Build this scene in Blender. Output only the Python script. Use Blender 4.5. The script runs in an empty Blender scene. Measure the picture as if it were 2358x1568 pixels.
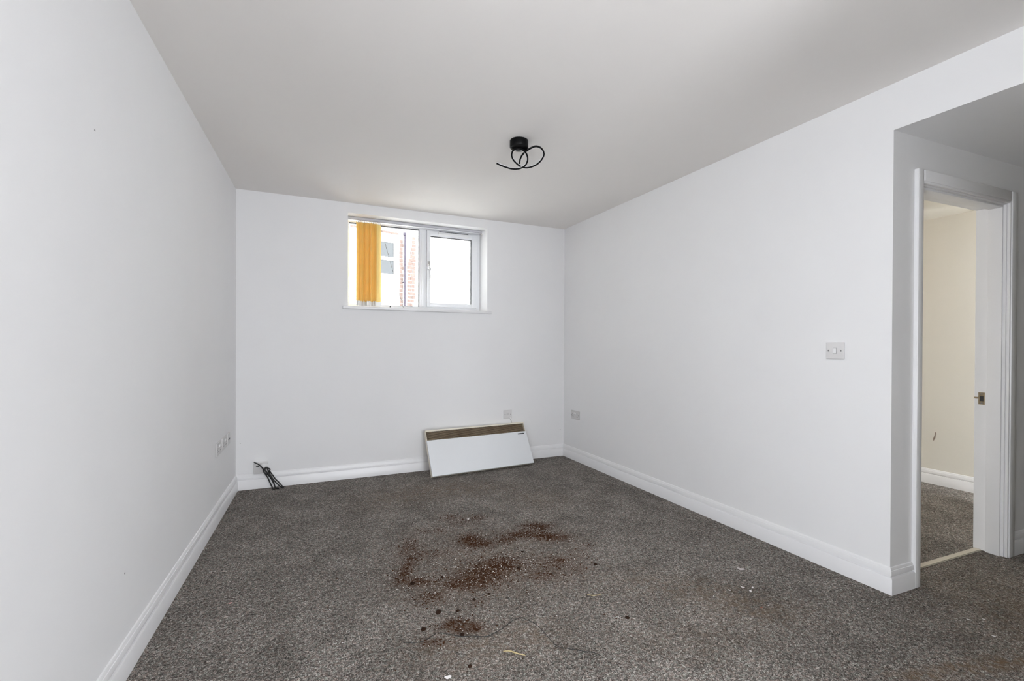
import bpy, bmesh, math, random
from mathutils import Matrix, Vector, noise
random.seed(7)
SC = bpy.context.scene
COL = SC.collection

# ------------------------------------------------------------------ camera
YAW, PITCH, ROLL = 0.4298, -0.0057, 0.0039
EYE = Vector((0, 0, 1.1621))
_f = Vector((math.sin(YAW), math.cos(YAW), 0)); _r = Vector((math.cos(YAW), -math.sin(YAW), 0)); _u = Vector((0, 0, 1))
_fw = _f*math.cos(PITCH) + _u*math.sin(PITCH); _up = _u*math.cos(PITCH) - _f*math.sin(PITCH)
CX = _r*math.cos(ROLL) + _up*math.sin(ROLL); CY = _up*math.cos(ROLL) - _r*math.sin(ROLL)
cd = bpy.data.cameras.new('camera'); cam = bpy.data.objects.new('camera', cd); COL.objects.link(cam)
cd.sensor_width = 36; cd.lens = 16.0; cd.shift_y = 18.04/2358; cd.clip_start = 0.05
M = Matrix.Identity(4)
for i in range(3):
    M[i][0] = CX[i]; M[i][1] = CY[i]; M[i][2] = -_fw[i]; M[i][3] = EYE[i]
cam.matrix_world = M
SC.camera = cam

# ------------------------------------------------------------------ sky, daylight, exposure
SC.view_settings.view_transform = 'Standard'; SC.view_settings.look = 'None'
SC.view_settings.gamma = 1; SC.view_settings.use_curve_mapping = False
SC.view_settings.exposure = 0.22
SKY = 13.5
w = bpy.data.worlds.new('overcast_sky'); SC.world = w; w.use_nodes = True
nt = w.node_tree; bg = nt.nodes['Background']
bg.inputs[0].default_value = (0.92, 0.955, 1.0, 1); bg.inputs[1].default_value = SKY
cyc = SC.cycles
cyc.max_bounces = 16; cyc.diffuse_bounces = 10; cyc.glossy_bounces = 4; cyc.transparent_max_bounces = 12
cyc.sample_clamp_indirect = 6.0
def portal(name, loc, rot, sx, sy):
    l = bpy.data.lights.new(name, 'AREA'); l.shape = 'RECTANGLE'; l.size = sx; l.size_y = sy
    l.cycles.is_portal = True
    o = bpy.data.objects.new(name, l); COL.objects.link(o); o.location = loc; o.rotation_euler = rot
    return o
l_ = bpy.data.lights.new('bedroom_warm_fill', 'POINT'); l_.energy = 2.2; l_.color = (1.0, .48, .14); l_.shadow_soft_size = .12
o_ = bpy.data.objects.new('bedroom_warm_fill', l_); COL.objects.link(o_); o_.location = (3.7, 2.7, 2.05)   # added unseen warm light that tints the next room's upper wall
# openings through which the daylight reaches the rooms
REAR_Y = -2.4
portal('daylight_portal', (.95, REAR_Y-.06, 1.12), (math.pi/2, 0, 0), 1.3, 2.0)               # unseen rear opening, added and sized for daylight
portal('daylight_portal', (-.80, 0, 1.12), (math.pi/2, 0, -math.pi/2), .62, 2.0)               # unseen side opening, added to light the right wall and floor
portal('daylight_portal', (1.0, 4.55, 1.9), (-math.pi/2, 0, 0), 1.3, .85)                      # window in the far wall

# ------------------------------------------------------------------ materials
MATS = {}
def mat(name, col, rough=.5, metal=0.0, bump=None, mottle=None, spec=.5, trans=0.0):
    if name in MATS: return MATS[name]
    m = bpy.data.materials.new(name); m.use_nodes = True; MATS[name] = m
    n = m.node_tree.nodes; L = m.node_tree.links; p = n['Principled BSDF']
    p.inputs['Base Color'].default_value = (*col, 1); p.inputs['Roughness'].default_value = rough
    p.inputs['Metallic'].default_value = metal; p.inputs['Specular IOR Level'].default_value = spec
    tc = n.new('ShaderNodeTexCoord')
    if mottle:
        nz = n.new('ShaderNodeTexNoise'); nz.inputs['Scale'].default_value = mottle[0]; nz.inputs['Detail'].default_value = 4
        L.new(tc.outputs['Object'], nz.inputs['Vector'])
        mx = n.new('ShaderNodeMix'); mx.data_type = 'RGBA'
        c2 = mottle[1]
        mx.inputs[6].default_value = (*col, 1); mx.inputs[7].default_value = (*c2, 1)
        L.new(nz.outputs['Fac'], mx.inputs[0]); L.new(mx.outputs[2], p.inputs['Base Color'])
    if bump:
        nb = n.new('ShaderNodeTexNoise'); nb.inputs['Scale'].default_value = bump[0]; nb.inputs['Detail'].default_value = 5
        L.new(tc.outputs['Object'], nb.inputs['Vector'])
        b = n.new('ShaderNodeBump'); b.inputs['Strength'].default_value = bump[1]; b.inputs['Distance'].default_value = bump[2]
        L.new(nb.outputs['Fac'], b.inputs['Height']); L.new(b.outputs['Normal'], p.inputs['Normal'])
    return m
M_WALL = mat('white_emulsion', (.83, .83, .835), .85, bump=(9, .25, .006), mottle=(3.0, (.80, .80, .81)), spec=.25)
M_CEIL = mat('ceiling_emulsion', (.82, .795, .772), .9, bump=(14, .2, .004), mottle=(2.0, (.795, .77, .748)), spec=.2)
M_CREAM = mat('cream_emulsion', (.755, .73, .665), .85, bump=(9, .2, .004), mottle=(2.5, (.73, .705, .64)), spec=.25)
M_GLOSS = mat('white_gloss_wood', (.84, .84, .85), .32, bump=(30, .08, .001), mottle=(6, (.81, .81, .82)))
M_UPVC = mat('white_upvc', (.84, .85, .87), .28, mottle=(4, (.82, .83, .85)))
M_PLAST = mat('white_plastic', (.62, .61, .61), .35, mottle=(30, (.60, .59, .59)))
M_PLASTL = mat('light_grey_plastic', (.72, .71, .71), .35, mottle=(30, (.70, .69, .69)))
M_PLASTB = mat('bright_white_plastic', (.84, .84, .84), .35, mottle=(30, (.82, .82, .82)))
M_SLOT = mat('dark_slot', (.03, .03, .03), .6, mottle=(50, (.02, .02, .02)))
M_SCREW = mat('steel_screw', (.30, .30, .31), .35, 1.0, mottle=(200, (.2, .2, .2)))
M_CHROME = mat('satin_chrome', (.75, .75, .76), .22, 1.0, mottle=(90, (.6, .6, .6)))
M_BLACK = mat('black_gloss', (.004, .004, .0045), .35, mottle=(40, (.006, .006, .006)), spec=.10)
M_RUBBER = mat('black_rubber', (.006, .006, .006), .45, mottle=(60, (.010, .010, .010)))
M_GASK = mat('grey_gasket', (.06, .06, .065), .6, mottle=(80, (.08, .08, .08)))
M_DIFF = mat('opal_diffuser', (.80, .79, .80), .35, mottle=(40, (.77, .76, .77)))
M_HEAT = mat('heater_white_enamel', (.78, .80, .82), .38, mottle=(5, (.75, .77, .79)))
M_HCREAM = mat('heater_aged_enamel', (.80, .76, .66), .42, mottle=(8, (.74, .69, .57)))
M_HDARK = mat('heater_inside', (.022, .012, .006), .7, mottle=(20, (.02, .015, .01)))
M_SLAT = mat('heater_stained_slat', (.60, .52, .38), .45, mottle=(4.5, (.20, .10, .035)))
M_SOIL = mat('potting_soil', (.085, .034, .014), .95, mottle=(60, (.018, .008, .005)), spec=.1)
M_CLOD = mat('soil_clod', (.018, .010, .007), .9, mottle=(150, (.035, .018, .010)), spec=.1)
M_PERL = mat('perlite', (.86, .85, .82), .7, mottle=(200, (.74, .72, .68)))
M_FLAKE = mat('white_paint_flake', (.86, .84, .83), .6, mottle=(90, (.78, .75, .75)))
M_PETAL = mat('pale_husk', (.62, .57, .56), .6, mottle=(140, (.45, .40, .40)))
M_STRAW = mat('dry_straw', (.46, .38, .20), .7, mottle=(90, (.36, .28, .14)))
M_THREAD = mat('dark_thread', (.010, .014, .014), .7, mottle=(300, (.02, .02, .02)))
M_PINK = mat('pink_scrap', (.62, .34, .32), .6, mottle=(100, (.5, .28, .27)))
M_STRIP = mat('cream_metal_strip', (.62, .58, .49), .4, .2, mottle=(30, (.55, .51, .43)))
M_BRASS = mat('worn_brass', (.42, .34, .22), .4, .8, mottle=(120, (.16, .12, .08)))
M_REND = mat('cream_render', (.88, .86, .82), .9, bump=(25, .4, .01), mottle=(1.5, (.84, .82, .77)))
M_STONE = mat('painted_stone', (.86, .86, .86), .8, bump=(20, .3, .006), mottle=(3, (.80, .80, .80)))
M_BRICK = mat('weathered_brick', (.112, .076, .063), .9, bump=(60, .5, .004), mottle=(14, (.055, .035, .028)))
M_PIPE = mat('plum_grey_pipe', (.020, .015, .024), .5, mottle=(10, (.028, .022, .032)), spec=.2)
M_GROUND = mat('pale_paving', (.64, .63, .61), .9, bump=(8, .3, .01), mottle=(2, (.58, .57, .55)))
M_SCUFF = mat('dark_scuff', (.30, .23, .19), .8, mottle=(60, (.20, .15, .12)))

def glass(name, tint, gloss):
    m = bpy.data.materials.new(name); m.use_nodes = True
    n = m.node_tree.nodes; L = m.node_tree.links; n.remove(n['Principled BSDF'])
    t = n.new('ShaderNodeBsdfTransparent'); t.inputs[0].default_value = (*tint, 1)
    g = n.new('ShaderNodeBsdfGlossy'); g.inputs['Roughness'].default_value = .02
    fr = n.new('ShaderNodeFresnel'); fr.inputs[0].default_value = 1.45
    mu = n.new('ShaderNodeMath'); mu.operation = 'MULTIPLY'; mu.inputs[1].default_value = gloss
    mx = n.new('ShaderNodeMixShader')
    L.new(fr.outputs[0], mu.inputs[0]); L.new(mu.outputs[0], mx.inputs[0]); L.new(t.outputs[0], mx.inputs[1]); L.new(g.outputs[0], mx.inputs[2])
    L.new(mx.outputs[0], n['Material Output'].inputs[0]); return m
M_GLASS = glass('window_glass', (.96, .97, .97), .7)
M_DGLASS = mat('dark_room_glass', (.006, .008, .009), .04, mottle=(7, (.016, .018, .018)), spec=.5)

def fabric():
    m = bpy.data.materials.new('mustard_blind_fabric'); m.use_nodes = True
    n = m.node_tree.nodes; L = m.node_tree.links; p = n['Principled BSDF']
    tc = n.new('ShaderNodeTexCoord'); nz = n.new('ShaderNodeTexNoise'); nz.inputs['Scale'].default_value = 160
    mp = n.new('ShaderNodeMapping'); mp.inputs['Scale'].default_value = (1, 1, .15)
    L.new(tc.outputs['Object'], mp.inputs[0]); L.new(mp.outputs[0], nz.inputs[0])
    cr = n.new('ShaderNodeValToRGB'); cr.color_ramp.elements[0].color = (.75, .545, .16, 1); cr.color_ramp.elements[1].color = (.86, .66, .25, 1)
    L.new(nz.outputs[0], cr.inputs[0]); L.new(cr.outputs[0], p.inputs['Base Color']); p.inputs['Roughness'].default_value = .8
    tr = n.new('ShaderNodeBsdfTranslucent'); L.new(cr.outputs[0], tr.inputs[0])
    mx = n.new('ShaderNodeMixShader'); mx.inputs[0].default_value = .13
    L.new(p.outputs[0], mx.inputs[1]); L.new(tr.outputs[0], mx.inputs[2]); L.new(mx.outputs[0], n['Material Output'].inputs[0]); return m
M_FABRIC = fabric()

def carpet():
    m = bpy.data.materials.new('grey_twist_carpet'); m.use_nodes = True
    n = m.node_tree.nodes; L = m.node_tree.links; p = n['Principled BSDF']
    p.inputs['Roughness'].default_value = .95; p.inputs['Specular IOR Level'].default_value = .1
    tc = n.new('ShaderNodeTexCoord')
    def nz(scale, detail, dist, rough=.6):
        q = n.new('ShaderNodeTexNoise'); q.inputs['Scale'].default_value = scale; q.inputs['Detail'].default_value = detail
        q.inputs['Distortion'].default_value = dist; q.inputs['Roughness'].default_value = rough
        L.new(tc.outputs['Object'], q.inputs['Vector']); return q
    def ramp(src, stops):
        c = n.new('ShaderNodeValToRGB'); e = c.color_ramp.elements
        while len(e) < len(stops): e.new(.5)
        for k, (pos, colr) in enumerate(stops): e[k].position = pos; e[k].color = (*colr, 1)
        L.new(src, c.inputs[0]); return c
    def mix(a, b, fac, mode='MIX'):
        x = n.new('ShaderNodeMix'); x.data_type = 'RGBA'; x.blend_type = mode
        L.new(a, x.inputs[6])
        if isinstance(b, tuple): x.inputs[7].default_value = (*b, 1)
        else: L.new(b, x.inputs[7])
        if isinstance(fac, float): x.inputs[0].default_value = fac
        else: L.new(fac, x.inputs[0])
        return x.outputs[2]
    fine = nz(112, 3, 1.6, .68)
    base = ramp(fine.outputs['Fac'], [(.34, (.035, .032, .030)), (.47, (.135, .122, .112)), (.555, (.275, .254, .238)), (.68, (.68, .65, .62))])
    hue = nz(75, 2, .3)
    tint = ramp(hue.outputs['Fac'], [(.38, (.86, .93, .90)), (.5, (1, 1, 1)), (.62, (1.0, .91, .87))])
    c = mix(base.outputs[0], tint.outputs[0], 1.0, 'MULTIPLY')
    big = nz(4.5, 4, .3); bigr = ramp(big.outputs['Fac'], [(.34, (.78, .77, .755)), (.66, (1.15, 1.14, 1.13))])
    c = mix(c, bigr.outputs[0], 1.0, 'MULTIPLY')
    # dirt tint and soil stains carried by vertex attributes, broken up by noise
    at = n.new('ShaderNodeAttribute'); at.attribute_name = 'dirt'
    brk = nz(28, 4, .6); m1 = n.new('ShaderNodeMath'); m1.operation = 'MULTIPLY'
    rb = n.new('ShaderNodeMapRange'); rb.inputs[1].default_value = .35; rb.inputs[2].default_value = .65
    L.new(brk.outputs['Fac'], rb.inputs[0]); L.new(rb.outputs[0], m1.inputs[0]); L.new(at.outputs['Fac'], m1.inputs[1])
    c = mix(c, (.16, .105, .06), m1.outputs[0])
    as_ = n.new('ShaderNodeAttribute'); as_.attribute_name = 'soil'
    brk2 = nz(60, 5, 1.0, .7); rb2 = n.new('ShaderNodeMapRange'); rb2.inputs[1].default_value = .32; rb2.inputs[2].default_value = .56
    L.new(brk2.outputs['Fac'], rb2.inputs[0]); m2 = n.new('ShaderNodeMath'); m2.operation = 'MULTIPLY'
    L.new(rb2.outputs[0], m2.inputs[0]); L.new(as_.outputs['Fac'], m2.inputs[1])
    c = mix(c, (.085, .038, .017), m2.outputs[0])
    L.new(c, p.inputs['Base Color'])
    b = n.new('ShaderNodeBump'); b.inputs['Strength'].default_value = .8; b.inputs['Distance'].default_value = .006
    L.new(fine.outputs['Fac'], b.inputs['Height']); L.new(b.outputs['Normal'], p.inputs['Normal'])
    return m
M_CARPET = carpet()

# ------------------------------------------------------------------ helpers
def tag(o, label=None, cat=None, group=None, kind=None):
    if label: o['label'] = label
    if cat: o['category'] = cat
    if group: o['group'] = group
    if kind: o['kind'] = kind
    return o
def link(name, me, m=None, parent=None, mtx=None):
    o = bpy.data.objects.new(name, me); COL.objects.link(o)
    if m is not None and me is not None and len(me.materials) == 0: me.materials.append(m)
    if parent is not None: o.parent = parent
    if mtx is not None: o.matrix_local = mtx
    return o
def empty(name, mtx=None, parent=None):
    o = bpy.data.objects.new(name, None); COL.objects.link(o); o.empty_display_size = .05
    if parent is not None: o.parent = parent
    if mtx is not None: o.matrix_local = mtx
    return o
def thing(name, label, cat, mtx, group=None):
    return tag(empty(name, mtx), label, cat, group)
def fin(bm, name, m, parent=None, mtx=None, smooth=None):
    bmesh.ops.recalc_face_normals(bm, faces=bm.faces)
    me = bpy.data.meshes.new(name); bm.to_mesh(me); bm.free()
    if smooth is not None:
        for p in me.polygons: p.use_smooth = True
        me.set_sharp_from_angle(angle=math.radians(smooth))
    return link(name, me, m, parent, mtx)
def bx(bm, x0, x1, y0, y1, z0, z1, bev=0, seg=2, mtx=None):
    t = bmesh.new()
    vs = [t.verts.new((x, y, z)) for x in (x0, x1) for y in (y0, y1) for z in (z0, z1)]
    for f in ((0,1,3,2),(4,6,7,5),(0,4,5,1),(2,3,7,6),(0,2,6,4),(1,5,7,3)): t.faces.new([vs[i] for i in f])
    if bev: bmesh.ops.bevel(t, geom=list(t.edges), offset=bev, segments=seg, profile=.5, affect='EDGES')
    if mtx is not None: bmesh.ops.transform(t, matrix=mtx, verts=t.verts)
    me = bpy.data.meshes.new('t'); t.to_mesh(me); t.free(); bm.from_mesh(me); bpy.data.meshes.remove(me)
def box(name, m, dims, parent=None, mtx=None, bev=0, seg=2):
    bm = bmesh.new(); bx(bm, *dims, bev=bev, seg=seg); return fin(bm, name, m, parent, mtx, 40 if bev else None)
def cyl(bm, p0, p1, r0, r1=None, n=20, cap=True):
    p0 = Vector(p0); p1 = Vector(p1); r1 = r0 if r1 is None else r1
    d = (p1-p0).normalized(); a = d.orthogonal().normalized(); b = d.cross(a)
    rings = []
    for p, r in ((p0, r0), (p1, r1)):
        rings.append([bm.verts.new(p+(a*math.cos(2*math.pi*k/n)+b*math.sin(2*math.pi*k/n))*r) for k in range(n)])
    for k in range(n): bm.faces.new((rings[0][k], rings[0][(k+1) % n], rings[1][(k+1) % n], rings[1][k]))
    if cap: bm.faces.new(rings[0][::-1]); bm.faces.new(rings[1])
def lathe(bm, prof, axis_mtx, n=32):
    rings = []
    for r, h in prof:
        rings.append([bm.verts.new(axis_mtx @ Vector((r*math.cos(2*math.pi*k/n), r*math.sin(2*math.pi*k/n), h))) for k in range(n)])
    for a, b in zip(rings, rings[1:]):
        for k in range(n): bm.faces.new((a[k], a[(k+1) % n], b[(k+1) % n], b[k]))
    bm.faces.new(rings[0][::-1]); bm.faces.new(rings[-1])
def catmull(P, sub=6):
    P = [Vector(p) for p in P]; out = []
    for i in range(len(P)-1):
        a = P[max(i-1, 0)]; b = P[i]; c = P[i+1]; d = P[min(i+2, len(P)-1)]
        for s in range(sub):
            t = s/sub
            out.append(.5*((2*b)+(c-a)*t+(2*a-5*b+4*c-d)*t*t+(3*b-a-3*c+d)*t**3))
    out.append(P[-1]); return out
def tube(bm, P, r, n=8):
    ring = []; prev = None
    for i, p in enumerate(P):
        d = (P[min(i+1, len(P)-1)]-P[max(i-1, 0)]).normalized()
        a = d.orthogonal().normalized() if prev is None else (prev-d*prev.dot(d)).normalized()
        prev = a; b = d.cross(a)
        rr = r(i/(len(P)-1)) if callable(r) else r
        ring.append([bm.verts.new(p+(a*math.cos(2*math.pi*k/n)+b*math.sin(2*math.pi*k/n))*rr) for k in range(n)])
    for A, B in zip(ring, ring[1:]):
        for k in range(n): bm.faces.new((A[k], A[(k+1) % n], B[(k+1) % n], B[k]))
    bm.faces.new(ring[0][::-1]); bm.faces.new(ring[-1])
def prism(bm, poly, z0, z1):
    a = [bm.verts.new((x, y, z0)) for x, y in poly]; b = [bm.verts.new((x, y, z1)) for x, y in poly]
    n = len(poly)
    for k in range(n): bm.faces.new((a[k], a[(k+1) % n], b[(k+1) % n], b[k]))
    bm.faces.new(a[::-1]); bm.faces.new(b)
def frame(origin, ux, uy):
    m = Matrix.Identity(4); z = Vector((0, 0, 1))
    for i in range(3): m[i][0] = ux[i]; m[i][1] = uy[i]; m[i][2] = z[i]; m[i][3] = origin[i]
    return m
T = Matrix.Translation

# ------------------------------------------------------------------ room frames (x right along the wall, y into the wall)
XL, YB, XR, YB2, YC, HB, HC = -.4891, 4.2041, 2.5184, 4.1684, 1.2023, 2.1815, 2.4
U = (Vector((XR, YB2, 0))-Vector((XL, YB, 0))).normalized(); N = Vector((-U.y, U.x, 0))
FB = frame((XL, YB, 0), U, N); BW = (Vector((XR, YB2, 0))-Vector((XL, YB, 0))).length
UL = Vector((-.5724-XL, 2-YB, 0)).normalized()
FL = frame((XL, YB, 0), -UL, Vector((UL.y, -UL.x, 0)))
FR = frame((XR, YB2, 0), Vector((0, -1, 0)), Vector((1, 0, 0)))
RA = math.radians(-2.8)
FN = frame((XR, YC, 0), Vector((math.cos(RA), math.sin(RA), 0)), Vector((-math.sin(RA), math.cos(RA), 0)))
XN = XL + UL.x/UL.y*(REAR_Y-YB)           # left wall x at the rear

# ------------------------------------------------------------------ structure
# floor: carpet on a fine grid that carries the stain masks
SOILB = [(0.898, 2.96, 0.088, 0.056), (1.072, 2.883, 0.059, 0.047), (0.947, 2.832, 0.113, 0.06), (0.686, 2.818, 0.054, 0.041), (0.785, 2.774, 0.054, 0.055), (1.377, 2.584, 0.098, 0.058), (1.259, 2.504, 0.134, 0.053), (1.359, 2.41, 0.106, 0.051), (1.104, 2.484, 0.057, 0.043), (0.908, 2.592, 0.065, 0.076), (0.942, 2.498, 0.089, 0.06), (0.552, 2.634, 0.063, 0.122), (0.665, 2.481, 0.145, 0.066), (0.486, 2.372, 0.041, 0.15), (0.508, 2.219, 0.085, 0.043), (0.947, 2.216, 0.115, 0.079), (0.833, 2.143, 0.132, 0.091), (0.716, 2.104, 0.106, 0.058), (1.107, 2.005, 0.088, 0.044), (1.267, 2.127, 0.047, 0.025), (1.2, 2.103, 0.139, 0.1), (0.542, 2.056, 0.08, 0.061), (0.721, 1.936, 0.049, 0.028), (0.577, 1.807, 0.072, 0.042), (0.63, 1.767, 0.054, 0.029), (0.466, 1.736, 0.051, 0.027), (1.396, 2.154, 0.073, 0.112), (1.503, 2.227, 0.038, 0.036), (1.434, 2.357, 0.079, 0.064), (1.301, 2.006, 0.045, 0.057)]
SOILW = [.45, .55, .30, .45, .40, .9, .9, .9, .8, .8, .9, .55, .35, .75, .75, .95, .85, .9, .55, .7, .40, .6, .35, .95, .9, .6, .25, .35, .25, .25]
DIRT = [(1.56, 1.75, .25, .12, .30), (1.76, 1.53, .22, .12, .45), (1.86, 1.33, .20, .10, .45), (1.42, 1.34, .3, .15, .25), (1.98, .85, .10, .035, .8), (2.17, .81, .12, .03, .9), (2.32, .766, .10, .03, .8), (2.45, .735, .15, .03, .7),
        (1.31, 3.52, .35, .2, .35), (.95, 3.56, .3, .2, .35), (1.65, 3.03, .25, .2, .3), (.6, 3.49, .3, .25, .3), (.9, 2.25, .5, .45, .35), (.55, 1.65, .2, .12, .4), (.85, 1.62, .15, .1, .35), (2.9, .75, .5, .4, .45)]
CROSS = Vector((math.cos(YAW), -math.sin(YAW)))
def blob(x, y, bx_, by_, a, b, ang=-YAW):
    dx = x-bx_; dy = y-by_; c, s = math.cos(ang), math.sin(ang)
    u = (dx*c+dy*s)/a; v = (-dx*s+dy*c)/b
    return math.exp(-(u*u+v*v))
gx0, gx1, gy0, gy1, st = -.75, 5.1, REAR_Y-.1, 4.45, .0225
nx = int((gx1-gx0)/st); ny = int((gy1-gy0)/st)
verts = []; soil = []; dirt = []
for j in range(ny+1):
    y = gy0+(gy1-gy0)*j/ny
    for i in range(nx+1):
        x = gx0+(gx1-gx0)*i/nx; verts.append((x, y, 0))
        s = d = 0.0
        if 0 < x < 2.1 and 1.3 < y < 3.3:
            for (a, b, c, e), wt in zip(SOILB, SOILW): s += wt*(.8*blob(x, y, a, b, c*.8, e*.8)+.25*blob(x, y, a, b, c*1.5, e*1.5))
        for a, b, c, e, wt in DIRT: d += wt*blob(x, y, a, b, c, e)
        soil.append(min(s*1.15, .95)); dirt.append(min(d, .9))
faces = [(j*(nx+1)+i, j*(nx+1)+i+1, (j+1)*(nx+1)+i+1, (j+1)*(nx+1)+i) for j in range(ny) for i in range(nx)]
me = bpy.data.meshes.new('floor'); me.from_pydata(verts, [], faces)
me.attributes.new('soil', 'FLOAT', 'POINT').data.foreach_set('value', soil)
me.attributes.new('dirt', 'FLOAT', 'POINT').data.foreach_set('value', dirt)
tag(link('floor', me, M_CARPET), 'dark grey flecked carpet with brown soil stains across the room', kind='structure')

def struct(name, bm, m, label=None, parent=None, mtx=None, smooth=None):
    return tag(fin(bm, name, m, parent, mtx, smooth), label, kind='structure')
TH = .33   # thickness of the outer walls
OW0, OW1, OZ0, OZ1 = .8395, 2.1335, 1.502, 2.3145     # window reveal in the far wall
bm = bmesh.new()
for r, y0, y1 in (((OW0, OW1, OZ0, OZ1), 0, .225), ((.80, 2.173, 1.462, 2.372), .225, TH)):
    a, b, c, d = r
    bx(bm, -.3, a, y0, y1, -.02, HC+.1); bx(bm, b, BW+.1, y0, y1, -.02, HC+.1)
    bx(bm, a, b, y0, y1, -.02, c); bx(bm, a, b, y0, y1, d, HC+.1)
struct('wall_back', bm, M_WALL, 'white far wall with the small high window', mtx=FB)
bm = bmesh.new()   # left wall with the added daylight opening behind the camera
Lw = YB-REAR_Y+.3
D0, D1 = 3.895, 4.515
bx(bm, -D0, 0, 0, .2, -.02, HC+.1); bx(bm, -Lw, -D1, 0, .2, -.02, HC+.1); bx(bm, -D1, -D0, 0, .2, 2.12, HC+.1); bx(bm, -D1, -D0, 0, .2, -.02, .12)
struct('wall_left', bm, M_WALL, 'long white wall on the left with three sockets', mtx=FL)
bm = bmesh.new()
e1 = .1*math.tan(RA)
prism(bm, [(XR, YC), (XR+.1, YC+e1), (XR+.1, YB2+.05), (XR, YB2+.05)], -.02, HC+.1)
prism(bm, [(XR, .25), (XR+.1, .25), (XR+.1, YC+e1), (XR, YC)], HB, HC+.1)
bx(bm, XR, XR+.1, REAR_Y, .15, -.02, HC+.1)
struct('wall_right', bm, M_WALL, 'white right wall with the beam over the hall opening')
bm = bmesh.new()
bx(bm, .1, .1995, 0, .125, -.02, HB+.1); bx(bm, 1.037, 2.2, 0, .125, -.02, HB+.1); bx(bm, .1995, 1.037, 0, .125, 1.975, HB+.1)
struct('wall_hall', bm, M_WALL, 'white hall wall around the open doorway', mtx=FN)
bm = bmesh.new(); bx(bm, 4.60, 4.70, .15, 1.35, -.02, HB+.1); bx(bm, XR+.1, 4.70, .15, .25, -.02, HB+.1)  # unseen hall walls, coloured dark to dim the hall
struct('wall_hall_end', bm, mat('hall_dimming_colour', (.38, .36, .31), .8, mottle=(2, (.34, .32, .28))), 'unseen walls closing the hall, their dark colour added to dim it')
bm = bmesh.new(); bx(bm, 1.50, XR+.1, .15, .25, -.02, HC+.1)  # added wall, keeps rear daylight off the hall side
struct('wall_light_block', bm, M_WALL, 'added white wall out of view that shields the hall from rear light')
bm = bmesh.new(); bx(bm, XR+.1, 4.70, .15, YC+.02, HB, HB+.1)
struct('ceiling_hall', bm, M_WALL, 'lower ceiling over the hall')
bm = bmesh.new(); bx(bm, -1.0, XR+.1, REAR_Y-.2, YB+.3, HC, HC+.1)
struct('ceiling', bm, M_CEIL, 'plain white ceiling with a black swirl light')
bm = bmesh.new()   # rear wall with an added bare opening for daylight
bx(bm, -1.0, .3, REAR_Y-.2, REAR_Y, -.02, HC+.1); bx(bm, 1.6, XR+.1, REAR_Y-.2, REAR_Y, -.02, HC+.1); bx(bm, .3, 1.6, REAR_Y-.2, REAR_Y, 2.12, HC+.1); bx(bm, .3, 1.6, REAR_Y-.2, REAR_Y, -.02, .12)
struct('wall_rear', bm, M_WALL, 'white wall behind the camera')
# the room beyond the doorway
bm = bmesh.new(); bx(bm, 4.881, 4.98, 1.0, 4.45, -.02, HC+.1)
wo = struct('wall_bedroom', bm, M_CREAM, 'cream wall of the room beyond the doorway')
bm = bmesh.new(); bx(bm, XR+.1, 4.98, 1.3, 4.45, 2.258, 2.358)
struct('ceiling_bedroom', bm, M_CREAM, 'cream ceiling beyond the doorway')
bm = bmesh.new(); bx(bm, XR+.1, 3.1, 4.35, 4.45, -.02, 2.3); bx(bm, 4.35, 4.98, 4.35, 4.45, -.02, 2.3); bx(bm, 3.1, 4.35, 4.35, 4.45, -.02, .2); bx(bm, 3.1, 4.35, 4.35, 4.45, 1.25, 2.3)  # unseen opening, sized for the daylight on the bedroom wall
struct('wall_bedroom_far', bm, M_CREAM, 'far cream wall of the next room with an added daylight opening, out of view')
bm = bmesh.new()
v_ = [bm.verts.new((x, y, z)) for y in (-.002, .001) for x, z in ((0, 0), (.03, -.004), (.075, .003), (.078, .007), (.045, .006), (.012, .007))]
bm.faces.new(v_[:6]); bm.faces.new(v_[6:][::-1])
for k in range(6): bm.faces.new((v_[k], v_[(k+1) % 6], v_[6+(k+1) % 6], v_[6+k]))
f = fin(bm, 'scuff_mark', M_SCUFF, wo, T((4.8795, 2.022, .366)) @ Matrix.Rotation(-math.pi/2, 4, 'Z') @ Matrix.Rotation(math.radians(-76), 4, 'Y'))

for F_, x_, z_, par in ((FL, -2.4074, 1.8148, 'wall_left'), (FL, -2.1847, .3551, 'wall_left'), (FB, .0308, .3735, 'wall_back'), (FB, 2.9663, .2755, 'wall_back')):
    bm = bmesh.new(); cyl(bm, (x_, -.0006, z_), (x_, .002, z_), .0032, n=10); fin(bm, 'nail_hole', mat('grey_nail_hole', (.30, .29, .28), .8, mottle=(90, (.24, .23, .22))), bpy.data.objects[par])
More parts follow.
